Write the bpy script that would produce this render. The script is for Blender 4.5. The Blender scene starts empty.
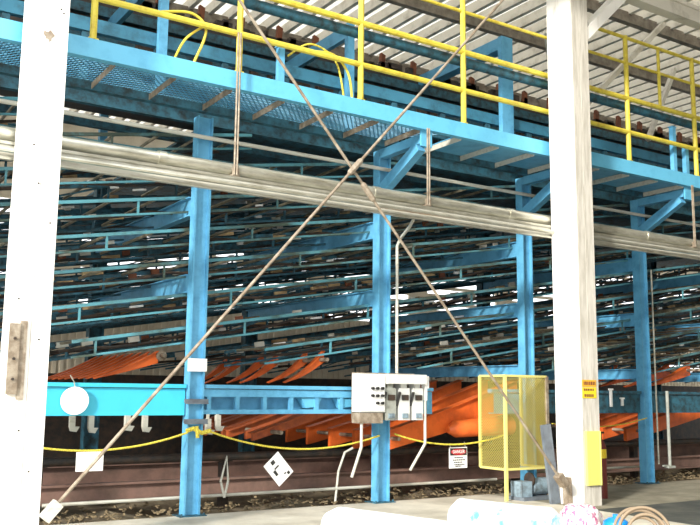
import bpy, math, random
from mathutils import Vector, Matrix
random.seed(7)
S = bpy.context.scene
COL = S.collection
PI = math.pi

# ------------------------------------------------------------------ materials
def mat(name, col, rough=.6, metal=0., noise=0., col2=None, scale=6., bump=0., stretch=None, thr=(.4, .7), transl=0.):
    m = bpy.data.materials.new(name); m.use_nodes = True
    nt = m.node_tree; b = nt.nodes['Principled BSDF']
    b.inputs['Base Color'].default_value = (*col, 1)
    b.inputs['Roughness'].default_value = rough
    b.inputs['Metallic'].default_value = metal
    if col2 is not None or bump:
        tc = nt.nodes.new('ShaderNodeTexCoord'); mp = nt.nodes.new('ShaderNodeMapping')
        geo = nt.nodes.new('ShaderNodeNewGeometry')
        nt.links.new(geo.outputs['Position'], mp.inputs['Vector'])
        if stretch: mp.inputs['Scale'].default_value = stretch
        nz = nt.nodes.new('ShaderNodeTexNoise'); nz.inputs['Scale'].default_value = scale
        nz.inputs['Detail'].default_value = 6; nz.inputs['Roughness'].default_value = .65
        nt.links.new(mp.outputs[0], nz.inputs['Vector'])
        if col2 is not None:
            r = nt.nodes.new('ShaderNodeValToRGB')
            r.color_ramp.elements[0].position = thr[0]; r.color_ramp.elements[1].position = thr[1]
            r.color_ramp.elements[0].color = (*col, 1); r.color_ramp.elements[1].color = (*col2, 1)
            nt.links.new(nz.outputs['Fac'], r.inputs['Fac']); nt.links.new(r.outputs['Color'], b.inputs['Base Color'])
        if bump:
            bp = nt.nodes.new('ShaderNodeBump'); bp.inputs['Strength'].default_value = bump; bp.inputs['Distance'].default_value = .02
            nt.links.new(nz.outputs['Fac'], bp.inputs['Height']); nt.links.new(bp.outputs['Normal'], b.inputs['Normal'])
    if transl:
        t = nt.nodes.new('ShaderNodeBsdfTranslucent'); t.inputs['Color'].default_value = (*col, 1)
        mx = nt.nodes.new('ShaderNodeMixShader'); mx.inputs[0].default_value = transl
        out = nt.nodes['Material Output']
        nt.links.new(b.outputs[0], mx.inputs[1]); nt.links.new(t.outputs[0], mx.inputs[2]); nt.links.new(mx.outputs[0], out.inputs['Surface'])
    return m

M = {}
M['blue'] = mat('blue_paint', (.12, .40, .63), .45, col2=(.06, .25, .45), scale=5, thr=(.45, .75))
M['cyan'] = mat('light_blue_paint', (.13, .47, .70), .4, col2=(.09, .37, .59), scale=4, thr=(.5, .8))
M['litcyan'] = mat('sunlit_cyan_paint', (.05, .50, .70), .4, col2=(.04, .42, .62), scale=4, thr=(.5, .8))  # strong light on the left deck beam put into a brighter blue
M['dkblue'] = mat('dark_grimy_blue', (.03, .13, .19), .6, col2=(.014, .03, .035), scale=7, thr=(.4, .65))
M['midblue'] = mat('dull_blue_paint', (.05, .22, .34), .55, col2=(.025, .10, .15), scale=5, thr=(.45, .75))
M['rail'] = mat('worn_blue_green_rail', (.11, .33, .40), .35, .2, col2=(.07, .10, .08), scale=1.4, thr=(.42, .6))
M['yellow'] = mat('yellow_paint', (.70, .58, .07), .45, col2=(.42, .28, .03), scale=7, thr=(.48, .8))
M['cage'] = mat('yellow_mesh_paint', (.46, .39, .10), .5)
M['frame'] = mat('pale_yellow_frame', (.66, .60, .20), .5)
M['white_wood'] = mat('whitewashed_timber', (.86, .84, .80), .8, col2=(.62, .58, .50), scale=3, stretch=(4, 4, .5), thr=(.55, .85), bump=.2)
M['grey_wood'] = mat('mottled_grey_timber', (.62, .59, .53), .85, col2=(.36, .33, .27), scale=3, stretch=(6, 6, .6), thr=(.4, .75), bump=.3)
M['beige'] = mat('beige_siding', (.62, .56, .45), .8, col2=(.42, .36, .27), scale=2, thr=(.4, .8))
M['roof'] = mat('translucent_roof_sheet', (.86, .83, .76), .7, col2=None, transl=.55)
M['joist'] = mat('pale_roof_joist', (.66, .63, .56), .8, col2=(.36, .33, .27), scale=3, thr=(.5, .8))
M['purlin'] = mat('grey_brown_purlin', (.16, .13, .10), .8, col2=(.3, .27, .22), scale=5)
M['galv'] = mat('galvanised_pipe', (.58, .57, .49), .28, .65, col2=(.28, .26, .19), scale=5, stretch=(.6, 3, 3), thr=(.4, .75))
M['creamsteel'] = mat('cream_steel', (.58, .57, .50), .45, .1, col2=(.32, .29, .22), scale=5, stretch=(.6, 3, 3), thr=(.5, .8))
M['rod'] = mat('rusty_rod', (.22, .17, .12), .6, .2, col2=(.44, .38, .30), scale=9)
M['rust'] = mat('rust', (.22, .07, .03), .8, col2=(.10, .04, .025), scale=9)
M['rustbeam'] = mat('dusty_rusty_steel', (.24, .14, .11), .8, col2=(.14, .09, .07), scale=4)
M['dark'] = mat('greasy_black_steel', (.022, .02, .018), .6, col2=(.07, .04, .025), scale=8)
M['orange'] = mat('orange_paint', (.80, .15, .025), .45, col2=(.50, .08, .015), scale=5, thr=(.45, .8))
M['shadeorange'] = mat('shaded_dusty_orange', (.42, .09, .02), .6, col2=(.20, .04, .015), scale=6)  # orange darkened, shade under the middle bay put into the colour
M['white'] = mat('white_enamel', (.85, .85, .83), .5)
M['plastic'] = mat('white_plastic_wrap', (.90, .90, .88), .35, bump=.5, scale=7)
M['plasticblue'] = mat('white_wrap_with_blue_print', (.90, .91, .91), .35, col2=(.12, .50, .70), scale=2.6, thr=(.50, .62), bump=.4)
M['pinkbag'] = mat('bag_with_pink_print', (.85, .82, .80), .5, col2=(.45, .10, .22), scale=14, stretch=(1.6, 1.6, .8), thr=(.48, .57), bump=.3)
M['panelgrey'] = mat('light_grey_enamel', (.66, .67, .64), .45)
M['midgrey'] = mat('grey_green_enamel', (.36, .38, .34), .5, col2=(.25, .25, .22), scale=8)
M['button'] = mat('black_button', (.02, .02, .02), .4)
M['rope'] = mat('yellow_rope', (.80, .68, .08), .7, col2=(.45, .36, .04), scale=60, thr=(.45, .55))
M['red'] = mat('sign_red', (.45, .02, .03), .5)
M['black'] = mat('sign_black', (.03, .03, .03), .5)
M['signyellow'] = mat('sign_yellow', (.85, .62, .03), .5)
M['signorange'] = mat('sign_orange', (.80, .42, .03), .5)
M['guard'] = mat('yellow_guard', (.72, .68, .18), .5)
M['darkred'] = mat('dark_red_paint', (.16, .025, .02), .6)
M['steelgrey'] = mat('blue_grey_plank', (.15, .18, .21), .7, col2=(.09, .10, .12), scale=6)
M['motor'] = mat('blue_grey_enamel', (.26, .36, .43), .5, col2=(.10, .12, .13), scale=10)
M['hose'] = mat('tan_hose', (.27, .20, .13), .55)
M['bucket'] = mat('bright_blue_plastic', (.01, .25, .72), .3)
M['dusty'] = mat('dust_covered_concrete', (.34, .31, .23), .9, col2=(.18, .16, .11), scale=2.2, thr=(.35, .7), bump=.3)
M['shadefloor'] = mat('shaded_floor_tone', (.05, .055, .05), .8, col2=(.12, .12, .10), scale=2)  # dark tone holding the shade on the right-hand floor
M['floor'] = mat('concrete_apron', (.74, .69, .58), .85, col2=(.42, .38, .30), scale=1.3, thr=(.35, .7), bump=.2)
M['dirt'] = mat('sawdust_dirt', (.13, .10, .065), .95, col2=(.32, .26, .16), scale=2.6, thr=(.42, .72), bump=.8)
M['bark'] = mat('bark_debris', (.24, .18, .10), .9, col2=(.09, .07, .04), scale=20)
M['tanfleck'] = mat('tan_fleck', (.46, .33, .17), .8, col2=(.26, .16, .08), scale=7)  # tan tone of the added light flecks on the tray rails
M['roller'] = mat('scuffed_roller', (.30, .28, .20), .4, .4, col2=(.12, .09, .06), scale=9)

# ------------------------------------------------------------------ mesh builder
class MB:
    def __init__(s): s.v = []; s.f = []
    def add(s, vs, fs):
        n = len(s.v); s.v += [tuple(a) for a in vs]; s.f += [tuple(n + i for i in f) for f in fs]; return s
    def box(s, x0, x1, y0, y1, z0, z1):
        vs = [(x0,y0,z0),(x1,y0,z0),(x1,y1,z0),(x0,y1,z0),(x0,y0,z1),(x1,y0,z1),(x1,y1,z1),(x0,y1,z1)]
        return s.add(vs, [(0,3,2,1),(4,5,6,7),(0,1,5,4),(1,2,6,5),(2,3,7,6),(3,0,4,7)])
    def bar(s, p, q, w, h, up=(0,0,1)):            # oriented box: w sideways, h along up
        p = Vector(p); q = Vector(q); d = (q-p).normalized(); u = Vector(up)
        a = d.cross(u)
        if a.length < 1e-4: a = d.cross(Vector((1,0,0)))
        a.normalize(); b = a.cross(d).normalized(); vs = []
        for c in (p, q):
            for sa, sb in ((-1,-1),(1,-1),(1,1),(-1,1)): vs.append(c + a*sa*w/2 + b*sb*h/2)
        return s.add(vs, [(0,1,2,3),(7,6,5,4),(0,4,5,1),(1,5,6,2),(2,6,7,3),(3,7,4,0)])
    def tube(s, pts, r, n=10, caps=True):
        pts = [Vector(p) for p in pts]; rings = []; prev = None
        for i, p in enumerate(pts):
            d = (pts[min(i+1, len(pts)-1)] - pts[max(i-1, 0)]).normalized()
            if prev is None:
                a = d.cross(Vector((0,0,1)))
                if a.length < 1e-3: a = d.cross(Vector((1,0,0)))
            else: a = prev - d*prev.dot(d)
            a.normalize(); prev = a; b = d.cross(a)
            rr = r[i] if isinstance(r, (list, tuple)) else r
            rings.append([p + a*math.cos(2*PI*k/n)*rr + b*math.sin(2*PI*k/n)*rr for k in range(n)])
        vs = [v for R_ in rings for v in R_]; fs = []
        for i in range(len(pts)-1):
            for k in range(n): fs.append((i*n+k, i*n+(k+1)%n, (i+1)*n+(k+1)%n, (i+1)*n+k))
        if caps: fs.append(tuple(range(n-1, -1, -1))); fs.append(tuple((len(pts)-1)*n+k for k in range(n)))
        return s.add(vs, fs)
    def prism(s, poly, axis, a0, a1):              # poly in the two other axes, extruded along axis
        def P(u, w, t):
            return {'y': (u, t, w), 'x': (t, u, w), 'z': (u, w, t)}[axis]
        n = len(poly); vs = [P(u, w, a0) for u, w in poly] + [P(u, w, a1) for u, w in poly]
        fs = [tuple(range(n)), tuple(range(2*n-1, n-1, -1))] + [(i, n+i, n+(i+1)%n, (i+1)%n) for i in range(n)]
        return s.add(vs, fs)
    def chan(s, x0, x1, y, z0, z1, d=.09, t=.012, lip=1):   # C channel running along X, web facing -Y (lip=1 flanges point +Y, -1 toward -Y)
        yw = (y, y+t) if lip > 0 else (y+d-t, y+d)
        s.box(x0, x1, yw[0], yw[1], z0, z1)
        s.box(x0, x1, y, y+d, z1, z1+t); s.box(x0, x1, y, y+d, z0-t, z0); return s
    def ibeamz(s, x0, y0, w, d, z0, z1, t=.022):   # vertical I section, flanges face +-X
        s.box(x0, x0+t, y0, y0+d, z0, z1); s.box(x0+w-t, x0+w, y0, y0+d, z0, z1)
        s.box(x0+t, x0+w-t, y0+d*.35, y0+d*.35+t, z0, z1); return s
    def mesh(s, name, m, off=(0,0,0), smooth=False):
        me = bpy.data.meshes.new(name); o = Vector(off)
        me.from_pydata([tuple(Vector(v)-o) for v in s.v], [], s.f); me.materials.append(m)
        import bmesh
        b = bmesh.new(); b.from_mesh(me); bmesh.ops.recalc_face_normals(b, faces=b.faces); b.to_mesh(me); b.free()
        if smooth:
            for p in me.polygons: p.use_smooth = True
            try: me.set_sharp_from_angle(angle=math.radians(40))
            except Exception: pass
        me.update(); return me

def tag(o, label=None, cat=None, group=None, kind=None):
    if label: o['label'] = label
    if cat: o['category'] = cat; o['kind'] = 'thing'
    if group: o['group'] = group
    if kind: o['kind'] = kind
    return o
def thing(name, label, cat, loc=(0,0,0), group=None):
    o = bpy.data.objects.new(name, None); COL.objects.link(o); o.location = loc; o.empty_display_size = .1
    return tag(o, label, cat, group)
def part(name, mb, m, parent, smooth=False, label=None):
    off = Vector((0,0,0)); p = parent
    while p is not None: off += p.location; p = p.parent
    o = bpy.data.objects.new(name, mb.mesh(name, M[m], off, smooth)); COL.objects.link(o); o.parent = parent
    if label: o['label'] = label
    return o
def single(name, mb, m, label, cat, group=None, smooth=False, base=None):
    b = base or (0,0,0)
    o = bpy.data.objects.new(name, mb.mesh(name, M[m], b, smooth)); COL.objects.link(o); o.location = b
    return tag(o, label, cat, group)
def struct(name, mb, m):
    o = bpy.data.objects.new(name, mb.mesh(name, M[m])); COL.objects.link(o); o['kind'] = 'structure'; return o
def copy_tree(o, loc=None, parent=None):
    c = o.copy(); COL.objects.link(c)
    if loc is not None: c.location = loc
    c.parent = parent
    for ch in list(o.children): copy_tree(ch, None, c)
    return c

# ------------------------------------------------------------------ setting
b = MB(); b.box(-30, 9.9, -25, 11.05, -.3, 0); struct('floor', b, 'floor')
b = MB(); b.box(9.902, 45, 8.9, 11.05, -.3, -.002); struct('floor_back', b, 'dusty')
b = MB(); b.box(9.902, 45, -25, 8.898, -.3, -.004); struct('floor_right', b, 'shadefloor')  # shaded floor at the right painted as a darker slab
b = MB()                                                     # lower dirt floor under the machine, gently uneven
nx, ny = 90, 34; vs = []; fs = []
for j in range(ny+1):
    for i in range(nx+1):
        x = -14 + i*.62; y = 11.05 + j*.42
        z = -.12 + .07*math.sin(x*2.1+y)+.05*math.sin(x*4.7-y*3) + (random.random()-.5)*.08
        if j == 0: z = -.04
        vs.append((x, y, z))
for j in range(ny):
    for i in range(nx):
        a = j*(nx+1)+i; fs.append((a, a+1, a+nx+2, a+nx+1))
b.add(vs, fs); g = struct('ground', b, 'dirt')

WB = 24.0                                                    # back wall: vertical ribbed siding with strip openings
b = MB()
for x in range(-90, 300):
    X = x*.2
    segs_ = ((-.2, 2.45), (2.95, 3.95)) if 29.5 < X < 34 else ((-.2, 3.95),)
    for za, zb in segs_: b.box(X, X+.1, WB, WB+.05, za, zb); b.box(X+.1, X+.2, WB+.03, WB+.08, za, zb)
b.box(-18, 60, WB, WB+.08, 6.6, 9.2)
for k in range(20): b.box(-18+k*4, -17.2+k*4, WB, WB+.1, 3.95, 6.6)
for z in range(9): b.box(-18, 60, WB+.02, WB+.06, 4.1+z*.28, 4.21+z*.28)
struct('wall_back', b, 'beige')

RZ = 9.1                                                     # roof: ribbed translucent sheet, ribs run front to back
b = MB(); x = -12.0; prof = []
while x < 50:
    for dx, dz in ((0, 0), (.22, 0), (.25, .09), (.36, .09), (.39, 0)): prof.append((x+dx, RZ+dz))
    x += .42
n = len(prof)
vs = [(px_, 8.6, pz) for px_, pz in prof] + [(px_, WB+.3, pz) for px_, pz in prof]
b.add(vs, [(i, i+1, n+i+1, n+i) for i in range(n-1)]); struct('ceiling', b, 'roof')
b = MB(); x = -12.0
while x < 50:
    b.box(x+.03, x+.12, 8.6, WB, RZ-.20, RZ-.005); x += .42
tr = struct('trim_1', b, 'joist')
for k, y in enumerate((10.6, 12.4, 15.2, 18.2, 21.2)):
    b = MB(); b.box(-12, 50, y, y+.12, RZ-.38, RZ-.165); struct('trim_%d' % (k+2), b, 'purlin')

b = MB(); b.box(6.5, 50, -14, 8.6, RZ+.0, RZ+.08); struct('light_block_roof', b, 'joist')  # unseen roof added to cut sun and sky on the right
b = MB(); b.box(6.5, 27, -14.2, -14, 0, RZ); struct('light_block_front', b, 'beige')  # unseen wall behind the camera, added to dim the right side
b = MB(); b.box(27, 27.2, -14.2, 8.5, 0, RZ); b.box(50, 50.2, 8.5, WB, -.3, RZ); struct('light_block_right', b, 'beige')  # unseen walls added to stop light coming in from the right
# ------------------------------------------------------------------ timber posts and their eave beam
def post(x, w, d, wood, label):
    t = thing('timber_post', label, 'post', (x, 9.17, 0))
    b = MB(); b.box(x, x+w*.5-.004, 9.17, 9.17+d, 0, 8.2); b.box(x+w*.5+.004, x+w, 9.17, 9.17+d, 0, 8.2)
    b.box(x+.02, x+w-.02, 9.19, 9.17+d-.02, 0, 8.2)
    part('post_body', b, 'white_wood', t)
    return t
lp = post(1.95, .38, .42, 'white_wood', 'broad whitewashed timber post at the left edge of the picture')
b = MB(); b.box(1.93, 2.03, 9.13, 9.168, 1.55, 2.25); b.box(2.03, 2.10, 9.15, 9.168, 1.5, 2.28)
o = part('bolted_plate', b, 'rod', lp, label='weathered brown steel plate')
b = MB()
for z in (1.7, 1.9, 2.1): b.tube([(1.98, 9.10, z), (1.98, 9.13, z)], .014, 6)
part('bolt', b, 'dark', o)
b = MB()
pol = [(2.13+.05*math.cos(a)*(1+.3*math.sin(3*a)), 5.30+.05*math.sin(a)*(1+.35*math.cos(5*a))) for a in [k*PI/9 for k in range(18)]]
b.prism(pol, 'y', 9.162, 9.168); part('rust_stain', b, 'rod', lp, label='reddish brown rust stain')
b = MB()
for x_, z_ in ((2.24, 5.62), (2.27, 5.58), (2.05, 4.1), (2.26, 3.3), (2.00, 2.5), (2.22, 2.1), (2.08, 1.2), (2.2, .8), (2.12, 3.7)): b.tube([(x_, 9.16, z_), (x_, 9.17, z_)], .009, 6)
o = part('nail_heads', b, 'dark', lp); o['kind'] = 'stuff'
rp = post(10.04, .37, .50, 'white_wood', 'whitewashed timber post with yellow warning sticker and guard')
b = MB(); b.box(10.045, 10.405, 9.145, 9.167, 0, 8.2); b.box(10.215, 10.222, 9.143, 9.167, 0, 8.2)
part('face_board', b, 'grey_wood', rp, label='mottled grey face board')  # front face is greyer than the post body
b = MB(); b.bar((10.15, 9.30, 7.05), (11.45, 9.30, 8.30), .16, .26, (0,1,0)); part('knee_brace', b, 'white_wood', rp)
b = MB(); b.box(-2, 30, 9.16, 9.36, 8.22, 8.44); b.box(-2, 30, 9.12, 9.40, 8.44, 8.50)
single('eave_beam', b, 'joist', 'long pale eave beam lying on top of the timber posts', 'beam')
for (p_, q_, lab) in (((13.6, 10.1, 8.6), (11.4, 10.1, 6.6), 'slanting white roof strut right of the timber knee brace'),
                    ((11.0, 10.6, 8.0), (12.9, 12.2, 6.9), 'dark edged white roof strut behind the timber knee brace'),
                    ((16.2, 11.8, 8.8), (15.2, 11.8, 7.0), 'white roof strut nearest the right edge of the picture')):
    b = MB(); b.bar(p_, q_, .09, .09); single('roof_strut', b, 'joist', lab, 'strut')

# ------------------------------------------------------------------ blue steel columns
PITCH = 3.03
FX = [4.58 + PITCH*i for i in (-2, -1, 0, 1, 2, 3, 4)]
labs = ['blue steel column hidden mostly beyond the left edge', 'blue steel column behind the left timber post',
        'bright blue steel column with two clamp bands and rope knot, left of centre',
        'blue steel column carrying the grey control panel', 'blue steel column directly behind the yellow mesh guard',
        'blue steel column right of the stickered timber post', 'blue steel column farthest to the right']
cols = []
for X, lb in zip(FX, labs):
    t = thing('steel_column', lb, 'column', (X, 10.94, 0), 'front row of blue steel columns')
    b = MB(); b.ibeamz(X+.015, 10.94, .225, .16, .015, 5.355); part('column_shaft', b, 'blue', t)
    b = MB(); b.box(X-.06, X+.31, 10.88, 11.16, 0, .015)
    for bx in (X-.03, X+.28): b.tube([(bx, 10.91, .015), (bx, 10.91, .04)], .014, 6)
    part('base_plate', b, 'dkblue', t); cols.append(t)
BX = [X for X in (1.55, 4.58, 7.61, 10.64, 13.67, 16.7, 19.73, 22.8)]
for i, X in enumerate(BX):
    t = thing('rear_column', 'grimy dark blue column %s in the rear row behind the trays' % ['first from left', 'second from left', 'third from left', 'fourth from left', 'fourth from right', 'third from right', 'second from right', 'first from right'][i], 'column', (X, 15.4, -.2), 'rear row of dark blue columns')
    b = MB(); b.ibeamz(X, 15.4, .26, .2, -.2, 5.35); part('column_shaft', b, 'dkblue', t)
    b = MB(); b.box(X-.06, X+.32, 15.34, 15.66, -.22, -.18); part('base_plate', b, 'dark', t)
# clamp bands on the bright column
c1 = cols[2]
for z in (1.47, 1.21):
    b = MB(); b.box(4.54, 4.87, 10.905, 10.938, z-.02, z+.03); b.box(4.54, 4.87, 10.89, 10.91, z-.035, z-.02); part('clamp_band', b, 'steelgrey', c1)
b = MB(); b.box(4.57, 4.84, 10.925, 10.938, 1.86, 2.03); part('white_patch', b, 'white', c1, label='white painted patch')

# ------------------------------------------------------------------ cross arms from each front column into the machine
k = 0
for X in FX:
    for z, h in ((3.98, .24), (2.93, .22), (1.93, .16)):
        if z < 2 and X < 9: continue
        b = MB()
        y0, y1 = 11.105, 15.395
        b.box(X+.03, X+.055, y0, y1, z, z+h); b.box(X-.02, X+.14, y0, y1, z+h, z+h+.015); b.box(X-.02, X+.10, y0, y1, z-.015, z)
        lvl = {3.98: 'upper', 2.93: 'middle', 1.93: 'lower'}[z]
        wh = labs[FX.index(X)]
        single('cross_beam', b, 'blue', '%s blue cross arm running back from the %s' % (lvl, {0: 'column past the left edge', 1: 'column behind the left post', 2: 'clamped bright column', 3: 'control panel column', 4: 'column behind the mesh guard', 5: 'column right of the stickered post', 6: 'farthest right column'}[FX.index(X)]), 'beam', 'blue cross arms between the column rows')

# ------------------------------------------------------------------ long deck beam at waist height
def deck(x0, x1, label, open_=False, m='blue'):
    t = thing('deck_beam', label, 'beam', (x0, 10.97, 1.3))
    b = MB()
    if not open_: b.chan(x0, x1, 11.0, 1.30, 1.62, .14)
    else:
        b.box(x0, x1, 10.99, 11.13, 1.60, 1.63); b.box(x0, x1, 10.99, 11.0, 1.53, 1.60); b.box(x0, x1, 10.99, 11.13, 1.30, 1.36)
        x = x0+.05
        while x < x1: b.box(x, x+.06, 11.0, 11.05, 1.36, 1.53); x += .42
        b.box(x0, x1, 11.2, 11.21, 1.30, 1.60)
    part('web', b, m, t)
    b = MB(); b.box(x0, x1, 10.96, 11.16, 1.64, 1.69); part('top_flange', b, m, t)
    return t
deck(-1.3, 4.575, 'bright blue solid deck beam spanning left of the clamped column', m='litcyan')
d2 = deck(4.84, 7.60, 'blue deck beam with openings between clamped column and control panel', True)
for x in (6.35, 6.95):
    b = MB(); b.prism([(x, 1.52), (x+.34, 1.52), (x+.28, 1.40), (x+.08, 1.38)], 'y', 11.02, 11.16); part('guide_block', b, 'cyan', d2)
deck(7.87, 8.7, 'short blue deck beam ending right of the control panel')
deck(10.0, 10.62, 'short blue deck beam behind the mesh guard')
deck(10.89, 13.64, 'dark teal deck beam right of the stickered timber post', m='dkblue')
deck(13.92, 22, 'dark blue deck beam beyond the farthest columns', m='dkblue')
b = MB()                                                       # plate rim disc hung on the bright beam
b.tube([(3.12, 10.93, 1.47), (3.12, 10.955, 1.47)], .17, 28)
t = thing('round_disc', 'round white disc hanging on the bright blue deck beam', 'disc', (3.12, 10.94, 1.3))
part('disc_face', b, 'white', t)
b = MB(); b.tube([(3.12, 10.94, 1.60), (3.10, 10.94, 1.70), (3.05, 10.945, 1.78)], .008, 6); part('hanging_wire', b, 'galv', t)

# ------------------------------------------------------------------ inclined sorting trays
TAN = .165
planes = [11.22, 12.55, 13.9, 15.0, 16.3, 17.6]
ordw = ['first', 'second', 'third', 'fourth', 'fifth', 'sixth', 'seventh', 'eighth', 'ninth', 'tenth', 'eleventh', 'twelfth', 'thirteenth', 'fourteenth', 'fifteenth', 'sixteenth', 'seventeenth', 'eighteenth']
roller_me = MB().tube([(0, planes[0]+.05, 0), (0, 13.6, 0)], .022, 6).mesh('cross_roller', M['roller'])
fleck_me = [MB().box(0, w_, 0, .04, 0, h_).mesh('light_fleck', M[m_]) for w_, h_, m_ in ((.10, .05, 'creamsteel'), (.22, .045, 'tanfleck'), (.16, .08, 'creamsteel'), (.30, .05, 'tanfleck'), (.12, .08, 'rust'), (.12, .045, 'white'), (.2, .03, 'white'))]
TOP, BOT = 5.30, 1.98
ti = 0
for k in range(-9, 9):
    z47 = 2.46 + .45*k
    xa = max(-1.0, 4.7 + (BOT+.22 - z47)/TAN); xb = min(24, 4.7 + (TOP - z47)/TAN)
    if xb - xa < 1.5: continue
    Z = lambda x: z47 + TAN*(x-4.7)
    t = thing('sorting_tray', 'long inclined blue sorting tray, %s from the lower right up' % ordw[ti], 'tray', (xa, planes[0], Z(xa)), 'inclined trays of the sorter'); ti += 1
    for j, y in enumerate(planes):
        b = MB()
        if j == 0: b.bar((xa, y, Z(xa)), (xb, y, Z(xb)), .04, .042)
        elif j % 2: b.bar((xa, y, Z(xa)), (xb, y, Z(xb)), .05, .05)
        else: b.bar((xa, y, Z(xa)), (xb, y, Z(xb)), .07, .10)
        part('top_rail', b, 'rail' if j == 0 else 'dkblue', t)  # darker rear rails and lattice carry the interior's shade in their colour
        if j == 0:
            b = MB(); b.bar((xa, y, Z(xa)-.20), (xb, y, Z(xb)-.20), .03, .028)
            x = xa+.3 + (k % 3)*.4
            while x < xb-.5:
                b.bar((x, y, Z(x)-.20), (x, y, Z(x)), .026, .026, (1,0,0)); x += 2.1
        else:
            b = MB(); b.bar((xa, y, Z(xa)-.21), (xb, y, Z(xb)-.21), .035, .03)
            x = xa+.3 + (k % 3)*.2; q = 0
            while x < xb-.5:
                b.bar((x, y, Z(x)-.21), (x, y, Z(x)), .03, .03, (1,0,0))
                if (q+k) % 2 == 0 and x+1.0 < xb: b.bar((x, y, Z(x)-.20), (x+1.0, y, Z(x+1.0)-.02), .018, .018)
                x += 1.05; q += 1
        part('lattice', b, 'rail' if j == 0 else 'dkblue', t)
    for y in (11.8, 13.2, 15.85):
        pts = []; x = xa
        while x < xb: pts.append((x, y, Z(x)-.08-.07*abs(math.sin((x+k)*1.9)))); x += .35
        if len(pts) > 2: part('drag_chain', MB().tube(pts, .022, 5), 'dark', t)
    root = Vector(t.location); x = xa + .2; c = 0
    while x < xb-.1 and c < 45:
        o = bpy.data.objects.new('cross_roller', roller_me); COL.objects.link(o); o.parent = t
        o.location = Vector((x, 0, Z(x)+.005)) - root; c += 1
        x += .62
    c = 0
    for y in (12.47, 13.82, 14.9):                             # added flecks along the rear rails, glints of light put into colour
        x = xa+.15
        while x < xb-.4:
            if random.random() < .62 and c < 98:
                o = bpy.data.objects.new('light_fleck', random.choice(fleck_me)); COL.objects.link(o); o.parent = t
                o.location = Vector((x, y, Z(x)-.12+random.random()*.16)) - root; o.rotation_euler = (0, -math.atan(TAN), 0); c += 1
            x += .34

# ------------------------------------------------------------------ walkway
t = thing('walkway', 'elevated blue walkway with stringer and grating running above the trays', 'walkway', (-2, 9.77, 5.3))
b = MB(); b.chan(-3, 24, 9.77, 5.41, 5.61, .10, .014, 1); part('stringer', b, 'cyan', t)
b = MB()
def diag(b, x0, x1, y0, y1, pitch, slope, w, z):
    H = y1-y0; x = x0-H*slope
    while x < x1:
        for sgn in (1, -1):
            a = [x, y0] if sgn > 0 else [x+H*slope, y0]; c = [x+H*slope, y1] if sgn > 0 else [x, y1]
            if min(a[0], c[0]) >= x0 and max(a[0], c[0]) <= x1: b.bar((a[0], a[1], z), (c[0], c[1], z), w, .006)
        x += pitch
diag(b, -2.5, 8.3, 9.87, 10.75, .075, .75, .014, 5.47)
part('grating', b, 'blue', t)
b = MB(); b.box(8.35, 23, 9.87, 10.75, 5.455, 5.468); part('deck_plate', b, 'blue', t)
x = 4.57 - .757*9; i = 0
while x < 23:
    b = MB(); b.box(x, x+.035, 9.85, 10.78, 5.425, 5.45); b.box(x, x+.01, 9.85, 10.78, 5.37, 5.425)
    part('cross_member', b, 'creamsteel' if x > 8.3 else 'rod', t); x += .757
b = MB(); b.box(-3, 24, 10.76, 10.86, 5.36, 5.48); part('inner_stringer', b, 'dkblue', t)
for X in FX[3:]:                                                   # cantilever brackets
    b = MB(); b.box(X+.02, X+.14, 9.90, 10.93, 5.22, 5.36); part('bracket_arm', b, 'blue', t)
    b = MB(); b.box(X-.02, X+.18, 9.83, 9.86, 5.16, 5.40); part('end_plate', b, 'cyan', t)
    b = MB(); b.bar((X+.08, 9.98, 5.20), (X+.08, 10.92, 4.72), .13, .17); part('brace', b, 'blue', t)

# rail on the walkway
t = thing('guard_railing', 'tall yellow guard railing standing on the blue walkway', 'railing', (-2, 9.80, 5.625))
for i in range(-2, 11):
    X = 2.773+1.867*i
    b = MB(); b.tube([(X, 9.80, 5.626), (X, 9.80, 7.90)], .042, 8); part('post', b, 'yellow', t, True)
    b = MB(); b.box(X-.06, X+.06, 9.775, 9.865, 5.626, 5.64); part('foot_plate', b, 'yellow', t)
for z, r in ((6.14, .042), (6.75, .045), (7.40, .026), (7.87, .032)):
    x0, x1 = (-3, 24)
    if z > 7.7: x0 = 10.2
    b = MB(); b.tube([(x0, 9.80, z), (x1, 9.80, z)], r, 8); part('rail', b, 'yellow', t, True)
b = MB(); b.tube([(13.0, 9.80, 6.74), (13.0, 9.80, 7.87)], .03, 8); part('post', b, 'yellow', t, True)
b = MB(); b.tube([(-3, 9.93, 6.655), (24, 9.93, 6.655)], .075, 12)
single('supply_pipe', b, 'dkblue', 'thick dark blue pipe running just behind the yellow railing', 'pipe', smooth=True)

# upper conveyor
t = thing('upper_conveyor', 'dark conveyor with blue side channels running behind the yellow railing', 'conveyor', (-3, 11.1, 5.6))
b = MB(); b.chan(-3, 24, 11.1, 6.28, 6.44, .10); part('side_channel', b, 'midblue', t)
b = MB(); b.chan(-3, 24, 11.1, 5.82, 5.98, .10); part('side_channel', b, 'dkblue', t)
b = MB(); b.box(-3, 24, 11.22, 13.2, 5.85, 6.22); part('chain_bed', b, 'dark', t)
b = MB(); b.chan(-3, 24, 13.3, 6.35, 6.60, .10); part('side_channel', b, 'dkblue', t)
b = MB(); b.chan(-3, 24, 13.3, 7.0, 7.16, .10); part('side_channel', b, 'dkblue', t)
b = MB(); b.box(-3, 24, 13.42, 13.46, 6.25, 7.85); part('back_plate', b, 'dark', t)
b = MB(); b.chan(-3, 24, 13.3, 7.5, 7.64, .10); part('side_channel', b, 'dkblue', t)
b = MB(); b.tube([(-3, 12.7, 6.75), (24, 12.7, 6.75)], .06, 8); part('return_pipe', b, 'dkblue', t)
b = MB(); b.box(-3, 24, 12.2, 12.24, 6.24, 6.55); part('skirt_board', b, 'rust', t)
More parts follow.
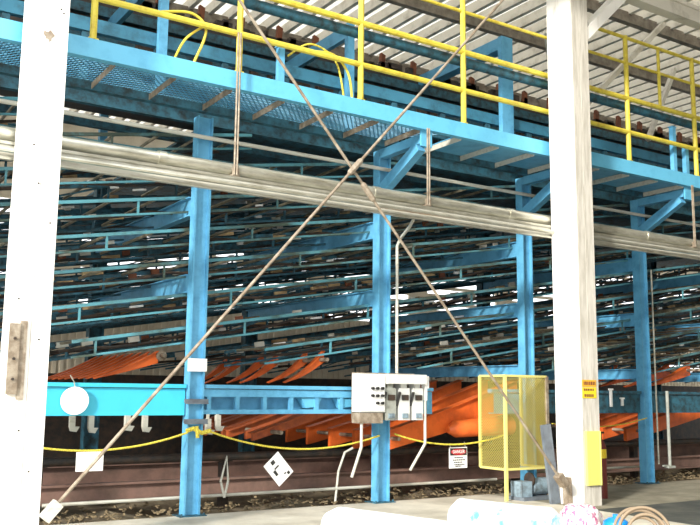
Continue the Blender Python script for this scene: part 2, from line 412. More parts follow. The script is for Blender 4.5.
for i in range(24):
    X = -1 + i*1.0
    b = MB(); b.box(X, X+.1, 11.12, 11.2, 5.6, 6.26); part('upright', b, 'dkblue', t)
for i in range(30):
    X = 1 + i*.76
    b = MB(); b.prism([(X, 7.86), (X+.10, 7.86), (X+.12, 8.12), (X+.02, 8.16)], 'y', 13.40, 13.48); part('lug', b, 'rust', t)
b = MB(); b.box(5.2, 24, 11.9, 22, 5.60, 5.64)
o = single('machine_deck', b, 'dkblue', 'grimy blue steel deck under the upper conveyor, covering the trays', 'deck')
# clutter along the conveyor
b = MB()
for i in range(150):
    X = random.uniform(-1, 22); w = random.uniform(.05, .3); h = random.uniform(.04, .28); y = random.uniform(11.3, 13)
    b.box(X, X+w, y, y+.1, 6.221, 6.3+h)
for i in range(120):
    X = random.uniform(-1, 22); w = random.uniform(.04, .4); z = 7.851; b.box(X, X+w, 13.40, 13.5, z, z+random.uniform(.02, .16))
o = single('bark_litter', b, 'dark', 'bark and scrap littering the top of the upper conveyor', 'bark'); o['kind'] = 'stuff'
# gantry frames across the conveyor
def gantry(X, top, label, m='blue', w=.26):
    t = thing('conveyor_gantry', label, 'frame', (X, 11.0, 6.45))
    b = MB(); b.box(X, X+w, 10.98, 11.08, 5.62, top); part('leg', b, m, t)
    b = MB(); b.box(X, X+w, 13.45, 13.55, 5.42, top-.03); part('leg', b, m, t)
    b = MB(); b.box(X+.02, X+w-.02, 11.08, 13.45, top-.22, top); part('crossbar', b, m, t)
gantry(10.27, 7.88, 'stout blue gantry frame bridging the upper conveyor above the mesh guard')
gantry(7.05, 7.33, 'slim blue gantry frame bridging the conveyor above the control panel', w=.12)
gantry(4.0, 7.5, 'slim blue gantry frame bridging the conveyor near the left timber post', w=.12)
for X, Y, z0, z1, lab in ((5.26, 9.83, 5.625, 6.15, 'short blue stub post on the walkway above the crossing brace rods'),
                          (13.45, 9.83, 5.2, 6.5, 'short blue stub post at the right end of the walkway'),
                          (13.80, 9.83, 5.2, 6.2, 'short blue stub post nearest the right edge of the walkway')):
    b = MB(); b.box(X, X+.09, Y+.06, Y+.14, z0+.0 if z0 > 5.5 else 5.63, z1); b.box(X-.02, X+.11, Y+.05, Y+.15, z1, z1+.015)
    single('stub_post', b, 'blue', lab, 'post')
# yellow hoses flopped over the railing
def hose(name, pts, r, m, lab, cat):
    P = [Vector(p) for p in pts]; out = []
    for i in range(len(P)-1):
        p0 = P[max(i-1, 0)]; p1 = P[i]; p2 = P[i+1]; p3 = P[min(i+2, len(P)-1)]
        for s_ in range(6):
            u = s_/6; out.append(.5*((2*p1)+(-p0+p2)*u+(2*p0-5*p1+4*p2-p3)*u*u+(-p0+3*p1-3*p2+p3)*u**3))
    out.append(P[-1]); b = MB(); b.tube(out, r, 7); return single(name, b, m, lab, cat, smooth=True)
hose('air_hose', [(3.6, 9.86, 6.2), (4.0, 9.86, 6.28), (4.2, 9.86, 6.1), (4.05, 9.86, 5.64)], .018, 'yellow', 'yellow air hose looping off the railing near the left post, upper', 'hose')
hose('air_hose', [(4.4, 9.88, 6.15), (4.25, 9.88, 6.2), (3.95, 9.88, 5.95), (3.8, 9.88, 5.64)], .016, 'yellow', 'yellow air hose dropping to the stringer left of the hanger', 'hose')
hose('air_hose', [(5.7, 9.88, 6.18), (6.1, 9.88, 6.22), (6.35, 9.88, 6.0), (6.42, 9.88, 5.64)], .018, 'yellow', 'yellow air hose drooping between the two brace rods', 'hose')
hose('air_hose', [(5.4, 9.9, 6.05), (5.75, 9.9, 6.3), (6.15, 9.9, 6.15), (6.3, 9.9, 5.64)], .014, 'rope', 'thin yellow hose drooping beside the thicker one between brace rods', 'hose')

# ------------------------------------------------------------------ pipes in front of the columns
t = thing('pipe_run', 'thick galvanised pipe running across the columns, above the cream channel', 'pipe', (-2, 9.77, 4.33))
b = MB(); b.tube([(-3, 9.77, 4.335), (24, 9.77, 4.335)], .078, 16); part('pipe_body', b, 'galv', t, True)
for X in (1.0, 3.6, 6.7, 9.2, 12.4): 
    b = MB(); b.tube([(X, 9.77, 4.335), (X+.10, 9.77, 4.335)], .09, 16); part('coupling', b, 'galv', t, True)
t = thing('cream_channel', 'cream steel channel running under the thick galvanised pipe', 'beam', (-2, 9.7, 4.03))
b = MB(); b.box(-3, 24, 9.70, 9.84, 4.06, 4.235); part('channel_body', b, 'creamsteel', t)
b = MB(); b.box(-3, 24, 9.67, 9.698, 4.03, 4.06); b.box(-3, 24, 9.68, 9.698, 4.2, 4.235); part('lip', b, 'galv', t)
b = MB(); b.tube([(-3, 9.62, 4.12), (24, 9.62, 4.12)], .028, 8)
single('conduit_run', b, 'galv', 'slim conduit strapped along the cream channel', 'conduit', smooth=True)
for i, X in enumerate((4.56, 7.58, 10.60, 13.62)):
    t = thing('pipe_hanger', ['rusty pipe hanger left of the crossing rods, in front of the clamped column', 'rusty pipe hanger above the control panel', 'rusty pipe hanger beside the right timber post', 'rusty pipe hanger nearest the right edge'][i], 'hanger', (X, 9.72, 4.4), 'hangers carrying the pipe run')
    b = MB(); top = 6.1 if i == 0 else 5.38
    for dx in (0, .035): b.tube([(X+dx, 9.67, 4.25), (X+dx, 9.67, top)], .013, 6)
    part('rod', b, 'rod', t)
    b = MB(); b.box(X-.03, X+.08, 9.68, 9.86, 4.235, 4.258); b.box(X-.02, X+.07, 9.675, 9.695, 4.24, 4.34); part('saddle', b, 'rod', t)
for y, z, h, lab in ((11.30, 5.36, .16, 'blue header beam just behind the front columns under the walkway'), (12.3, 5.36, .14, 'blue header beam second row back under the walkway'), (13.7, 5.36, .14, 'blue header beam third row back under the walkway')):
    b = MB(); b.box(-3, 24, y, y+.02, z, z+h); b.box(-3, 24, y-.04, y+.06, z-.015, z); single('header_beam', b, 'dkblue', lab, 'beam')
# thin horizontal pipes further up behind the walkway edge
b = MB(); b.tube([(-2, 10.88, 5.04), (24, 10.88, 5.04)], .03, 8)
single('sprinkler_pipe', b, 'creamsteel', 'thin cream pipe running under the walkway above the thick pipe', 'pipe', smooth=True)
b = MB(); b.tube([(-2, 11.5, 4.9), (24, 11.5, 4.9)], .035, 8)
single('air_line', b, 'rail', 'thin blue green air line under the walkway behind the columns', 'pipe', smooth=True)

# ------------------------------------------------------------------ crossing brace rods in the post plane
def rod(p, q, lab, anchor):
    t = thing('brace_rod', lab, 'rod', q)
    b = MB(); b.tube([p, q], .019, 8); part('rod_bar', b, 'rod', t, True)
    m_ = Vector(p).lerp(Vector(q), .53); d = (Vector(q)-Vector(p)).normalized()
    b = MB(); b.tube([m_-d*.14, m_-d*.11, m_+d*.11, m_+d*.14], [.028, .04, .04, .028], 8); part('turnbuckle', b, 'rod', t)
    b = MB(); b.bar(Vector(q)-d*.18, Vector(q)+d*.02, .10, .12, (0,1,0)); part('anchor', b, anchor, t)
rod((2.34, 9.14, 8.45), (9.62, 9.14, .34), 'brace rod slanting down to the right, ending at the stickered post', 'rod')
rod((9.99, 9.06, 9.02), (2.36, 9.06, .36), 'brace rod slanting down to the left, ending at the left post', 'creamsteel')

# ------------------------------------------------------------------ orange slings
def arm(poly, y, label, group, m='orange', hub=None, th=.05):
    cx = min(p[0] for p in poly); t = thing('lumber_sling', label, 'sling', (cx, y, min(p[1] for p in poly)), group)
    b = MB(); b.prism(poly, 'y', y, y+th); part('sling_plate', b, m, t)
    b = MB()
    n_ = len(poly)//2
    for i in range(n_-1): b.bar((poly[i][0], y+th/2, poly[i][1]), (poly[i+1][0], y+th/2, poly[i+1][1]), th*2.2, .012)
    part('edge_flange', b, m, t)
    if hub:
        b = MB(); b.tube([(hub[0], y-.04, hub[1]), (hub[0], y+th+.04, hub[1])], hub[2], 16); h = part('hub', b, 'rod', t)
        b = MB(); b.tube([(hub[0], y-.06, hub[1]), (hub[0], y-.035, hub[1])], hub[2]*.4, 10); part('pin', b, 'dark', h)
    return t
def crescent(x0, z0, x1, z1, w, bow, n=8, w0=.01):
    up = []; lo = []
    for i in range(n+1):
        u = i/n; x = x0+(x1-x0)*u; z = z0+(z1-z0)*u - bow*math.sin(PI*u)
        ww = (w0+(w-w0)*u**1.3)/2; up.append((x, z+ww)); lo.append((x, z-ww))
    return up + lo[::-1]
rowword = ['first', 'second', 'third', 'fourth', 'fifth', 'sixth', 'seventh', 'eighth', 'ninth', 'tenth', 'eleventh', 'twelfth']
for i in range(9):
    y = 12.15 + .36*i
    arm(crescent(3.72, 1.76, 4.62, 2.08, .17, .02), y, 'small orange sling above the bright deck beam, %s from the front' % rowword[i], 'small orange slings at the left bay', hub=(4.66, 2.10, .075))
for i, y in enumerate((11.45, 11.95, 12.9, 13.4, 14.3, 14.8)):
    arm(crescent(6.32, 1.74, 6.98, 2.14, .17, .05), y, 'small orange pointed arm left of the control panel, %s from the front' % rowword[i], 'small orange slings in the middle bay')
for i, y in enumerate((11.6, 12.1, 12.8, 13.5)):
    arm(crescent(14.6, 1.78, 16.0, 2.16, .24, .03), y, 'small orange sling at the right edge above the deck, %s from the front' % rowword[i], 'small orange slings at the right bay')
def bigarm(x0, y, label, group, L=2.3, s=1., z0=.84, z1=1.42, m='orange'):
    return arm(crescent(x0, z0, x0+L, z1, .52*s, .02, 10, .30*s), y, label, group, m, hub=None, th=.08)
for i in range(5): bigarm(8.05, 11.45+.75*i, 'big orange sling behind the danger sign, %s from the front' % rowword[i], 'big orange slings behind danger sign', L=2.9, z0=.84, z1=1.60)
b = MB(); b.tube([(9.25, 11.28, 1.02), (9.4, 11.28, 1.04), (10.6, 11.28, 1.08)], [.05, .14, .16], 16)
single('orange_drum', b, 'orange', 'rounded orange drum low behind the left side of the mesh guard', 'drum', smooth=True)
for i in range(7): bigarm(5.95+(i%2)*.1, 11.7+.42*i, 'orange sling low in the middle bay, %s from the front' % rowword[i], 'orange slings in the middle bay', L=1.75, s=.36, z0=.95, z1=1.5, m='shadeorange')
for i in range(4): bigarm(14.2, 11.8+.6*i, 'orange sling low at the right edge, %s from the front' % rowword[i], 'orange slings at right edge', L=2.6, s=.8)
for X, Z_, y0, y1, lab in ((4.66, 2.10, 12.0, 15.38, 'rusty pivot shaft through the small orange slings left of the clamped column'),
                           (6.92, 2.09, 11.25, 15.38, 'rusty pivot shaft through the small pointed slings left of the control panel'),
                           (15.9, 2.14, 11.25, 15.38, 'rusty pivot shaft through the small orange slings at the right edge'),
                           (8.25, .90, 11.25, 15.0, 'rusty shaft through the low ends of the big orange slings'),
                           (6.25, 1.02, 11.4, 15.0, 'rusty shaft through the low slings in the middle bay'),
                           (14.5, .92, 11.4, 15.0, 'rusty shaft through the low slings at the right edge')):
    b = MB(); b.tube([(X, y0-.0, Z_), (X, y1, Z_)], .03, 8); single('pivot_shaft', b, 'rod', lab, 'shaft', smooth=True)
# long shaft under the arms
for y, z, lab in ((11.9, .72, 'dark cross shaft under the big orange slings'),):
    b = MB(); b.tube([(-2, y, z-.05), (22, y, z-.05)], .06, 12); single('drive_shaft', b, 'dark', lab, 'shaft', smooth=True)

# ------------------------------------------------------------------ low rails, posts and debris on the ground
b = MB(); b.box(-3, 24, 12.0, 12.16, .33, .36); b.box(-3, 24, 12.07, 12.09, .14, .33); b.box(-3, 24, 12.0, 12.16, .11, .14)
single('ground_rail', b, 'rustbeam', 'dusty rusty rail beam lying low behind the columns, nearest one', 'beam')
b = MB(); b.box(-3, 24, 13.6, 13.8, .45, .48); b.box(-3, 24, 13.69, 13.71, .2, .45); b.box(-3, 24, 13.6, 13.8, .17, .2)
single('ground_rail', b, 'rustbeam', 'dusty rusty rail beam low under the machine, farther one', 'beam')
b = MB(); b.tube([(2.9, 11.3, .20), (10.3, 11.3, .20)], .022, 8); single('floor_pipe', b, 'creamsteel', 'thin pale pipe running along the ground behind the clamped column', 'pipe', smooth=True)
b = MB(); b.tube([(10.9, 11.3, .28), (14.2, 11.3, .28)], .022, 8); single('floor_pipe', b, 'galv', 'thin grey pipe near the ground right of the stickered post', 'pipe', smooth=True)
for i, X in enumerate((3.0, 5.7, 8.6, 11.6, 14.9, 18.0)):
    b = MB(); b.box(X, X+.12, 12.22, 12.34, -.15, .57); b.box(X-.05, X+.17, 12.2, 12.36, .57, .605)
    single('stub_column', b, 'dark', 'short dark support under the machine, %s from the left' % rowword[i], 'support', 'short dark supports under the machine')
b = MB()
for i in range(1400):
    x = random.uniform(-1, 20); y = 11.1 + abs(random.gauss(0, .7)); a = random.uniform(0, PI); L = random.uniform(.02, .08)
    z = -.05+random.uniform(0, .10); b.bar((x, y, z), (x+L*math.cos(a), y+L*math.sin(a), z+random.uniform(-.02, .03)), random.uniform(.02, .05), .015)
o = single('bark_litter', b, 'bark', 'bark chips and wood scraps strewn on the dirt behind the columns', 'bark'); o['kind'] = 'stuff'
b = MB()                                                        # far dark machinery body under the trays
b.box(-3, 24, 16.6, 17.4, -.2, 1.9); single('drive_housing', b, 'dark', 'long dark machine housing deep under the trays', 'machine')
for i, (x, z) in enumerate(((3.35, 1.12), (3.6, 1.1), (4.1, 1.12), (4.35, 1.1), (5.05, 1.08), (5.3, 1.05), (5.45, 1.1))):  # solid pale pieces stand in for lit openings under the beam
    b = MB(); b.box(x, x+.07, 11.9, 11.97, z, z+.16); b.prism([(x, z), (x+.13, z), (x+.09, z-.07), (x+.02, z-.06)], 'y', 11.9, 11.97); b.box(x+.01, x+.05, 11.93, 11.95, z+.16, 1.4)
    single('pale_piece', b, 'creamsteel', 'small pale piece for a lit opening under the deck beam, %s from the left' % rowword[i], 'stand-in', 'pale pieces for lit openings under the deck beam')

for i, (x, z, h) in enumerate(((12.15, 1.48, .16), (12.75, 1.40, .30), (13.05, 1.42, .12))):
    b = MB(); b.box(x, x+.05, 10.93, 10.957, z, z+h); b.box(x-.03, x+.08, 10.93, 10.957, z+h, z+h+.03)
    single('white_hook', b, 'white', 'small white hook on the dark teal deck beam, %s from the stickered post' % rowword[i], 'hook', 'white hooks on the teal deck beam')
# ------------------------------------------------------------------ rope with signs
def sag(p, q, d, n=18):
    return [tuple(Vector(p).lerp(Vector(q), i/n) - Vector((0, 0, d*4*(i/n)*(1-i/n)))) for i in range(n+1)]
RY = 10.86
hangs = []
segs = [((2.35, RY, 1.0), (4.57, RY, 1.07), .16, 'yellow rope sagging between left post and clamped column'),
        ((4.88, RY, 1.08), (7.60, RY, .98), .21, 'yellow rope sagging between clamped column and control panel column'),
        ((7.88, RY, 1.0), (9.9, 10.6, .98), .16, 'yellow rope sagging from control panel column to mesh guard'),
        ((10.5, 10.2, 1.15), (13.64, RY, 1.2), .10, 'thin yellow rope between stickered post and right column')]
for p, q, d, lab in segs:
    b = MB(); b.tube(sag(p, q, d), .014 if 'thin' not in lab else .010, 6); single('barrier_rope', b, 'rope', lab, 'rope', smooth=True)
b = MB(); b.tube([(4.56, 10.87, 1.09), (4.66, 10.88, 1.12), (4.78, 10.88, 1.06), (4.90, 10.87, 1.09)], .03, 7); b.tube([(4.7, 10.87, 1.15), (4.72, 10.87, 1.0)], .025, 6)
single('rope_knot', b, 'rope', 'yellow rope knot tied round the clamped column', 'knot')
b = MB(); b.tube([(4.9, 11.3, .80), (4.94, 11.3, .55), (4.92, 11.3, .25)], .012, 6); 
# plain white tag
b = MB(); b.box(3.15, 3.48, 10.845, 10.855, .63, .86); single('blank_tag', b, 'white', 'blank white rectangular tag hanging on the rope at the left', 'sign')
# tilted card
t = thing('tilted_card', 'white card hanging askew on the rope between the first two columns', 'sign', (5.92, RY, .56))
b = MB(); b.box(-.145, .145, -.005, .005, -.185, .185); o = part('card_sheet', MB().add([tuple(Vector(v)+t.location) for v in b.v], b.f), 'white', t)
def local(parent, name, boxes, m):
    b = MB()
    for x0, x1, z0, z1 in boxes: b.box(x0, x1, -.009, -.0055, z0, z1)
    o = bpy.data.objects.new(name, b.mesh(name, M[m])); COL.objects.link(o); o.parent = parent; return o
local(t, 'printing', [(-.04, .02, .10, .155), (-.09, -.05, -.05, .03), (.06, .10, -.16, -.12), (.02, .05, -.12, -.10), (-.05, .03, .03, .05)], 'black')
t.rotation_euler = (0, math.radians(-42), 0)
# danger sign
def text(parent, body, size, loc, m, sx=1.0):
    c = bpy.data.curves.new('lettering', 'FONT'); c.body = body; c.size = size; c.align_x = 'CENTER'; c.align_y = 'CENTER'; c.extrude = .0015
    c.materials.append(M[m]); tmp = bpy.data.objects.new('tmp', c); COL.objects.link(tmp)
    bpy.context.view_layer.update(); me = bpy.data.meshes.new_from_object(tmp.evaluated_get(bpy.context.evaluated_depsgraph_get()))
    bpy.data.objects.remove(tmp); o = bpy.data.objects.new('lettering', me); COL.objects.link(o); o.parent = parent
    o.location = loc; o.rotation_euler = (PI/2, 0, 0); o.scale = (sx, 1, 1); return o
t = thing('danger_sign', 'white danger sign with red oval header hanging on the rope', 'sign', (9.07, RY-.03, .46))
b = MB(); b.box(8.90, 9.26, RY-.035, RY-.025, .46, .78); part('sign_board', b, 'white', t)
b = MB(); b.box(8.915, 9.245, RY-.040, RY-.0355, .655, .765); hd = part('header', b, 'black', t)
b = MB(); b.prism([(9.08+.15*math.cos(a), .71+.05*math.sin(a)) for a in [k*PI/12 for k in range(24)]], 'y', RY-.045, RY-.0405); part('oval', b, 'red', hd)
text(t, 'DANGER', .075, (.01, -.018, .25), 'white', .8)
b = MB()
for z, a_, c_ in ((.62, 9.0, 9.17), (.585, 8.97, 9.2), (.55, 8.99, 9.16), (.515, 9.0, 9.19), (.49, 9.02, 9.14)):
    x = a_
    while x < c_:
        w = random.uniform(.015, .035); b.box(x, x+w, RY-.039, RY-.0355, z-.008, z+.008); x += w+.01
part('printing', b, 'black', t)
b = MB(); b.tube([(8.93, RY-.03, .775), (8.93, RY, .835)], .006, 5); b.tube([(9.23, RY-.03, .775), (9.23, RY, .86)], .006, 5); part('hook', b, 'galv', t)

# ------------------------------------------------------------------ control panel on the column
PY = 10.62
t = thing('control_panel', 'grey control panel with push button box and three switches on blue column', 'control panel', (7.6, PY, 1.2))
b = MB(); b.box(7.10, 8.22, 10.82, 10.86, 1.22, 1.90); part('backboard', b, 'rod', t)
b = MB(); b.box(7.08, 7.52, PY-.02, 10.815, 1.33, 1.88); pb = part('button_box', b, 'panelgrey', t)
b = MB(); b.box(7.10, 7.50, PY-.03, PY-.0205, 1.35, 1.86); part('box_lid', b, 'white', pb)
for r in range(3):
    for c in range(3):
        if r == 2 and c == 0: continue
        x = 7.28+.085*c; z = 1.67-.105*r
        b = MB(); b.tube([(x, PY-.03, z), (x, PY-.07, z)], .022, 10); part('push_button', b, 'button', pb)
b = MB(); b.box(7.53, 8.24, 10.54, 10.815, 1.74, 1.88); part('wireway', b, 'panelgrey', t)
b = MB(); b.box(7.08, 7.48, 10.60, 10.815, 1.17, 1.32); part('lower_box', b, 'rod', t, label='rusty brown lower box')
for i, x in enumerate((7.54, 7.79, 8.04)):
    b = MB(); b.box(x, x+.19, 10.62, 10.815, 1.21, 1.68); b.box(x+.04, x+.15, 10.64, 10.80, 1.68, 1.74)
    s = part('disconnect_switch', b, 'midgrey' if i == 0 else 'panelgrey', t)
    b = MB(); b.box(x+.04, x+.16, 10.604, 10.618, 1.50, 1.58); part('switch_plate', b, 'dark', s)
    b = MB(); b.box(x+.05, x+.15, 10.60, 10.618, 1.24, 1.31); part('rating_label', b, 'motor', s)
    b = MB(); b.bar((x-.02, 10.66, 1.42), (x-.02, 10.58, 1.62), .03, .03); part('switch_handle', b, 'black', s)
b = MB(); b.box(8.26, 8.33, 10.60, 10.70, 1.68, 1.86); b.box(8.275, 8.31, 10.62, 10.68, 1.50, 1.68); part('limit_switch', b, 'white', t)
for pts, r in (([(7.14, 10.65, 1.17), (7.14, 10.65, .84), (6.98, 10.65, .42)], .022), ([(8.29, 10.65, 1.50), (8.29, 10.65, .86), (8.01, 10.65, .48)], .022)):
    b = MB(); b.tube(pts, r, 8); part('conduit', b, 'creamsteel', t, True)
b = MB(); b.tube([(7.93, 10.88, 1.90), (7.93, 10.88, 3.85), (7.92, 10.80, 3.95), (7.72, 10.3, 4.03), (7.5, 9.90, 4.06)], .024, 8)
single('riser_conduit', b, 'creamsteel', 'pale conduit rising from the control panel beside the blue column', 'conduit', smooth=True)
b = MB(); b.tube([(7.12, 11.3, .0), (7.17, 11.3, .45), (7.28, 11.3, .72), (7.42, 11.3, .78)], .018, 7)
single('bent_pipe', b, 'creamsteel', 'short bent pipe poking from the ground left of the control panel column', 'pipe', smooth=True)
b = MB(); b.tube([(13.98, 10.9, .35), (13.98, 10.9, 4.0)], .016, 6); single('riser_conduit', b, 'galv', 'thin pale conduit along the column right of the stickered post', 'conduit')
b = MB(); b.tube([(14.3, 10.9, .3), (14.3, 10.9, 1.7)], .03, 8); b.box(14.2, 14.4, 10.85, 10.95, .27, .31); b.box(14.1, 14.3, 10.88, 10.92, .3, .33)
single('grey_stand', b, 'midgrey', 'slim grey upright standing right of the far blue column', 'stand')

b = MB(); b.tube([(5.28, 11.2, .18), (5.22, 11.2, .40), (5.30, 11.2, .72), (5.33, 11.2, .40), (5.28, 11.2, .18)], .018, 6)
single('wire_loop', b, 'creamsteel', 'pale wire loop standing in the dirt right of the clamped column', 'wire', smooth=True)
# ------------------------------------------------------------------ yellow mesh guard
GX0, GX1, GY0, GY1, GZ0, GZ1 = 9.50, 10.39, 10.2, 10.78, .47, 1.89
t = thing('mesh_guard', 'yellow mesh machine guard standing between the blue column and timber post', 'guard', (9.5, 10.2, 0))
def wire(horizontal, fixed, a0, a1, z0, z1, pitch=.044, w=.0066):
    b = MB(); H = z1-z0; W = a1-a0; c = -H
    while c < W:
        for sg in (1, -1):
            u0 = max(0, c); u1 = min(W, c+H)
            if u1-u0 > .01:
                za = u0-c; zb = u1-c
                if sg < 0: za, zb = H-za, H-zb
                P = (lambda u, z: (a0+u, fixed, z0+z)) if horizontal else (lambda u, z: (fixed, a0+u, z0+z))
                b.bar(P(u0, za), P(u1, zb), w, .004, (0,1,0) if horizontal else (1,0,0))
        c += pitch
    return b
for nm, hz, fx, a0, a1 in (('front', True, GY0, GX0, GX1), ('side', False, GX0, GY0, GY1), ('side', False, GX1, GY0, GY1)):
    p = part('mesh_panel', wire(hz, fx, a0, a1, GZ0, GZ1), 'cage', t)
    b = MB()
    P = (lambda u, z: (u, fx, z)) if hz else (lambda u, z: (fx, u, z))
    for z in (GZ0, GZ1): b.bar(P(a0, z), P(a1, z), .035, .035)
    for u in (a0, a1): b.bar(P(u, GZ0), P(u, GZ1), .04, .04, (1,0,0))
    part('panel_frame', b, 'frame', p)
b = MB(); b.bar((GX0, GY0, 0), (GX0, GY0, GZ1+.02), .045, .045, (1,0,0)); part('leg', b, 'frame', t)
b = MB(); b.bar((GX1, GY0, 0), (GX1, GY0, GZ1), .05, .05, (1,0,0)); part('leg', b, 'rod', t, label='rust brown leg')


# motor
t = thing('electric_motor', 'blue grey motor on the floor under the yellow mesh guard', 'motor', (9.9, 10.35, 0))
b = MB(); b.box(9.72, 10.45, 10.05, 10.42, 0, .05); part('base', b, 'steelgrey', t)
b = MB(); b.tube([(10.02, 10.24, .19), (10.36, 10.24, .19)], .13, 16); part('motor_body', b, 'motor', t, True)
b = MB(); b.box(9.74, 9.96, 10.12, 10.36, .05, .28); part('gearbox', b, 'motor', t)
b = MB(); b.tube([(9.97, 10.20, .30), (10.0, 10.20, .30)], .11, 16); b.tube([(9.96, 10.24, .19), (10.02, 10.24, .19)], .05, 10); part('pulley', b, 'dark', t, True)

# ------------------------------------------------------------------ things on and by the right post
b = MB(); b.bar((9.93, 9.62, .0), (9.80, 9.66, 1.16), .18, .05, (0,1,0)); single('leaning_plank', b, 'steelgrey', 'dark grey plank leaning on the left side of the stickered post', 'plank')
b = MB(); b.bar((9.99, 9.42, .0), (9.99, 9.44, .40), .05, .14, (0,1,0)); single('wood_scrap', b, 'rod', 'brown wood scrap propped at the foot of the stickered post', 'wood')
t = thing('warning_sticker', 'small yellow warning sticker on the grey face of the timber post', 'sign', (10.11, 9.13, 1.56))
b = MB(); b.box(10.05, 10.35, 9.138, 9.1425, 1.56, 1.72); part('lower_panel', b, 'signyellow', t)
b = MB(); b.box(10.05, 10.35, 9.138, 9.1425, 1.73, 1.83); part('upper_panel', b, 'signorange', t)
b = MB()
for z, a_, c_, h in ((1.78, 10.08, 10.31, .025), (1.685, 10.08, 10.30, .016), (1.60, 10.09, 10.29, .02)):
    x = a_
    while x < c_: w = random.uniform(.018, .035); b.box(x, x+w, 9.135, 9.1375, z-h, z+h); x += w+.012
part('printing', b, 'rust', t)
t = thing('post_guard', 'bright yellow corner guard fixed to the foot of the timber post', 'guard', (10.13, 9.1, .30))
b = MB(); b.box(10.08, 10.36, 9.10, 9.142, .30, 1.08); part('guard_face', b, 'guard', t)
b = MB(); b.box(10.345, 10.36, 9.085, 9.10, .30, 1.08); part('guard_side', b, 'guard', t)
t = thing('fire_extinguisher', 'dark red fire extinguisher with yellow label right of the timber post', 'fire extinguisher', (11.14, 9.80, 0))
b = MB(); b.tube([(11.14, 9.80, 0), (11.14, 9.80, .78), (11.14, 9.80, .88), (11.14, 9.80, .92)], [.10, .10, .07, .03], 16); part('cylinder', b, 'darkred', t, True)
b = MB(); b.tube([(11.14, 9.80, .92), (11.14, 9.80, 1.0)], .035, 10); b.box(11.05, 11.23, 9.78, 9.82, 1.0, 1.03); part('valve', b, 'dark', t)
b = MB(); b.tube([(11.14, 9.80, .62), (11.14, 9.80, .76)], .103, 16); part('paper_label', b, 'signyellow', t, True)

# ------------------------------------------------------------------ wrapped bundles, bag, coil in the foreground
def roll(p, q, r, m, lab, name='wrapped_roll', cat='roll', seed=0):
    rnd = random.Random(seed); P = Vector(p); Q = Vector(q); n_ = 16; pts = []; rad = []
    for i in range(n_+1):
        u = i/n_; pts.append(P.lerp(Q, u)); e = min(u, 1-u)
        rad.append(r*(min(1, .72+e*5))*(1+rnd.uniform(-.012, .012)))
    b = MB(); b.tube(pts, rad, 26); return single(name, b, m, lab, cat, smooth=True, base=(P.x, P.y, 0))
roll((5.20, 8.35, .19), (5.72, 6.2, .19), .20, 'plastic', 'low white plastic wrapped roll on the floor below the control panel', seed=1)
roll((6.66, 8.0, .21), (7.0, 6.76, .21), .22, 'plasticblue', 'white wrapped roll with blue print on the floor below the mesh guard', seed=2)
b = MB(); vs = []; fs = []; N, K = 22, 9                      # slumped bag
for j in range(K+1):
    v = j/K*PI/2*1.0
    for i in range(N):
        a = 2*PI*i/N; r = math.cos(v)**.5; wob = 1+.10*math.sin(5*a+j)+.05*math.sin(9*a)
        vs.append((7.33+.25*r*math.cos(a)*wob, 6.75+.26*r*math.sin(a)*wob, .45*math.sin(v)**.9+.01))
for j in range(K):
    for i in range(N): fs.append((j*N+i, j*N+(i+1)%N, (j+1)*N+(i+1)%N, (j+1)*N+i))
fs.append(tuple(range(N-1, -1, -1))); b.add(vs, fs); single('printed_bag', b, 'pinkbag', 'white bag with pink print slumped in front of the timber post', 'bag', smooth=True, base=(7.35, 6.75, 0))
t = thing('blue_container', 'bright blue round container on the floor beside the hose coil', 'container', (7.18, 6.14, 0))
b = MB(); b.tube([(7.18, 6.14, 0), (7.18, 6.14, .30), (7.18, 6.14, .36), (7.18, 6.14, .395), (7.18, 6.14, .405)], [.12, .135, .12, .07, .02], 20); part('body', b, 'bucket', t, True)
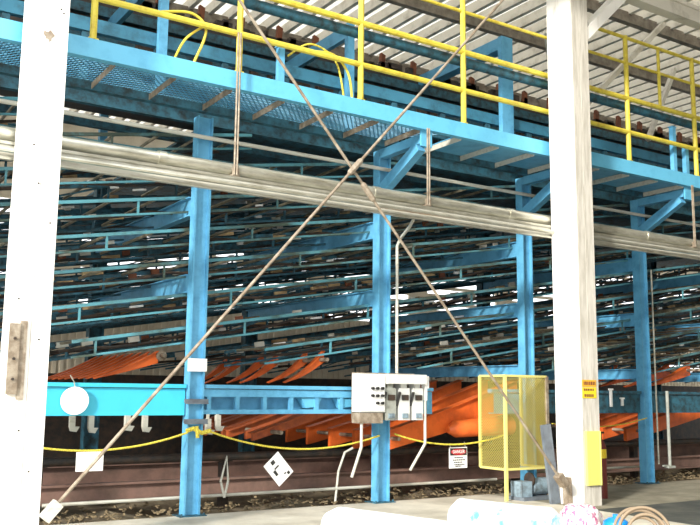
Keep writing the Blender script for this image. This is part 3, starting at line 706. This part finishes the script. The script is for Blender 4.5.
b = MB(); b.tube([(7.18, 6.14, .40), (7.18, 6.14, .43)], .03, 10); part('cap', b, 'bucket', t)
b = MB()                                                       # coil standing on its rim
for k_, (R_, off) in enumerate(((.245, 0), (.215, .035), (.185, -.03), (.15, .02), (.23, .075))):
    c = Vector((7.02, 5.66+off, .315)); ax = Vector((.83, -.55, 0)); up = Vector((.10, .18, .97))
    b.tube([c + ax*R_*math.cos(2*PI*i/40) + up*R_*math.sin(2*PI*i/40) for i in range(41)], .015, 8, False)
single('hose_coil', b, 'hose', 'coil of tan hose standing on the floor at the lower right', 'hose', smooth=True, base=(6.93, 5.62, 0))

# ------------------------------------------------------------------ world, sun, camera
w = bpy.data.worlds.new('World'); S.world = w; w.use_nodes = True
bg = w.node_tree.nodes['Background']; bg.inputs[0].default_value = (.95, .98, 1, 1); bg.inputs[1].default_value = 1.7
L = bpy.data.lights.new('sun', 'SUN'); L.energy = 4.0; L.angle = math.radians(6); L.color = (1, .95, .86)
so = bpy.data.objects.new('sun', L); COL.objects.link(so)
d = Vector((.86, .42, -.34)).normalized(); so.rotation_euler = d.to_track_quat('-Z', 'Y').to_euler()
cam = bpy.data.cameras.new('camera'); co = bpy.data.objects.new('camera', cam); COL.objects.link(co); S.camera = co
yaw, pitch, rollr, f = .995, .1471, .0107, 880.24
F = Vector((math.cos(yaw)*math.cos(pitch), math.sin(yaw)*math.cos(pitch), math.sin(pitch)))
R0 = Vector((math.sin(yaw), -math.cos(yaw), 0)); U0 = R0.cross(F)
R1 = R0*math.cos(rollr)+U0*math.sin(rollr); U1 = -R0*math.sin(rollr)+U0*math.cos(rollr)
co.matrix_world = Matrix(((R1.x, U1.x, -F.x, 0), (R1.y, U1.y, -F.y, 0), (R1.z, U1.z, -F.z, 1.6), (0, 0, 0, 1)))
cam.sensor_width = 36; cam.lens = f/700*36; cam.clip_end = 500
S.view_settings.view_transform = 'Standard'; S.view_settings.look = 'None'; S.view_settings.gamma = 1
S.view_settings.use_curve_mapping = False; S.view_settings.exposure = .62
S.cycles.max_bounces = 8; S.cycles.use_denoising = True
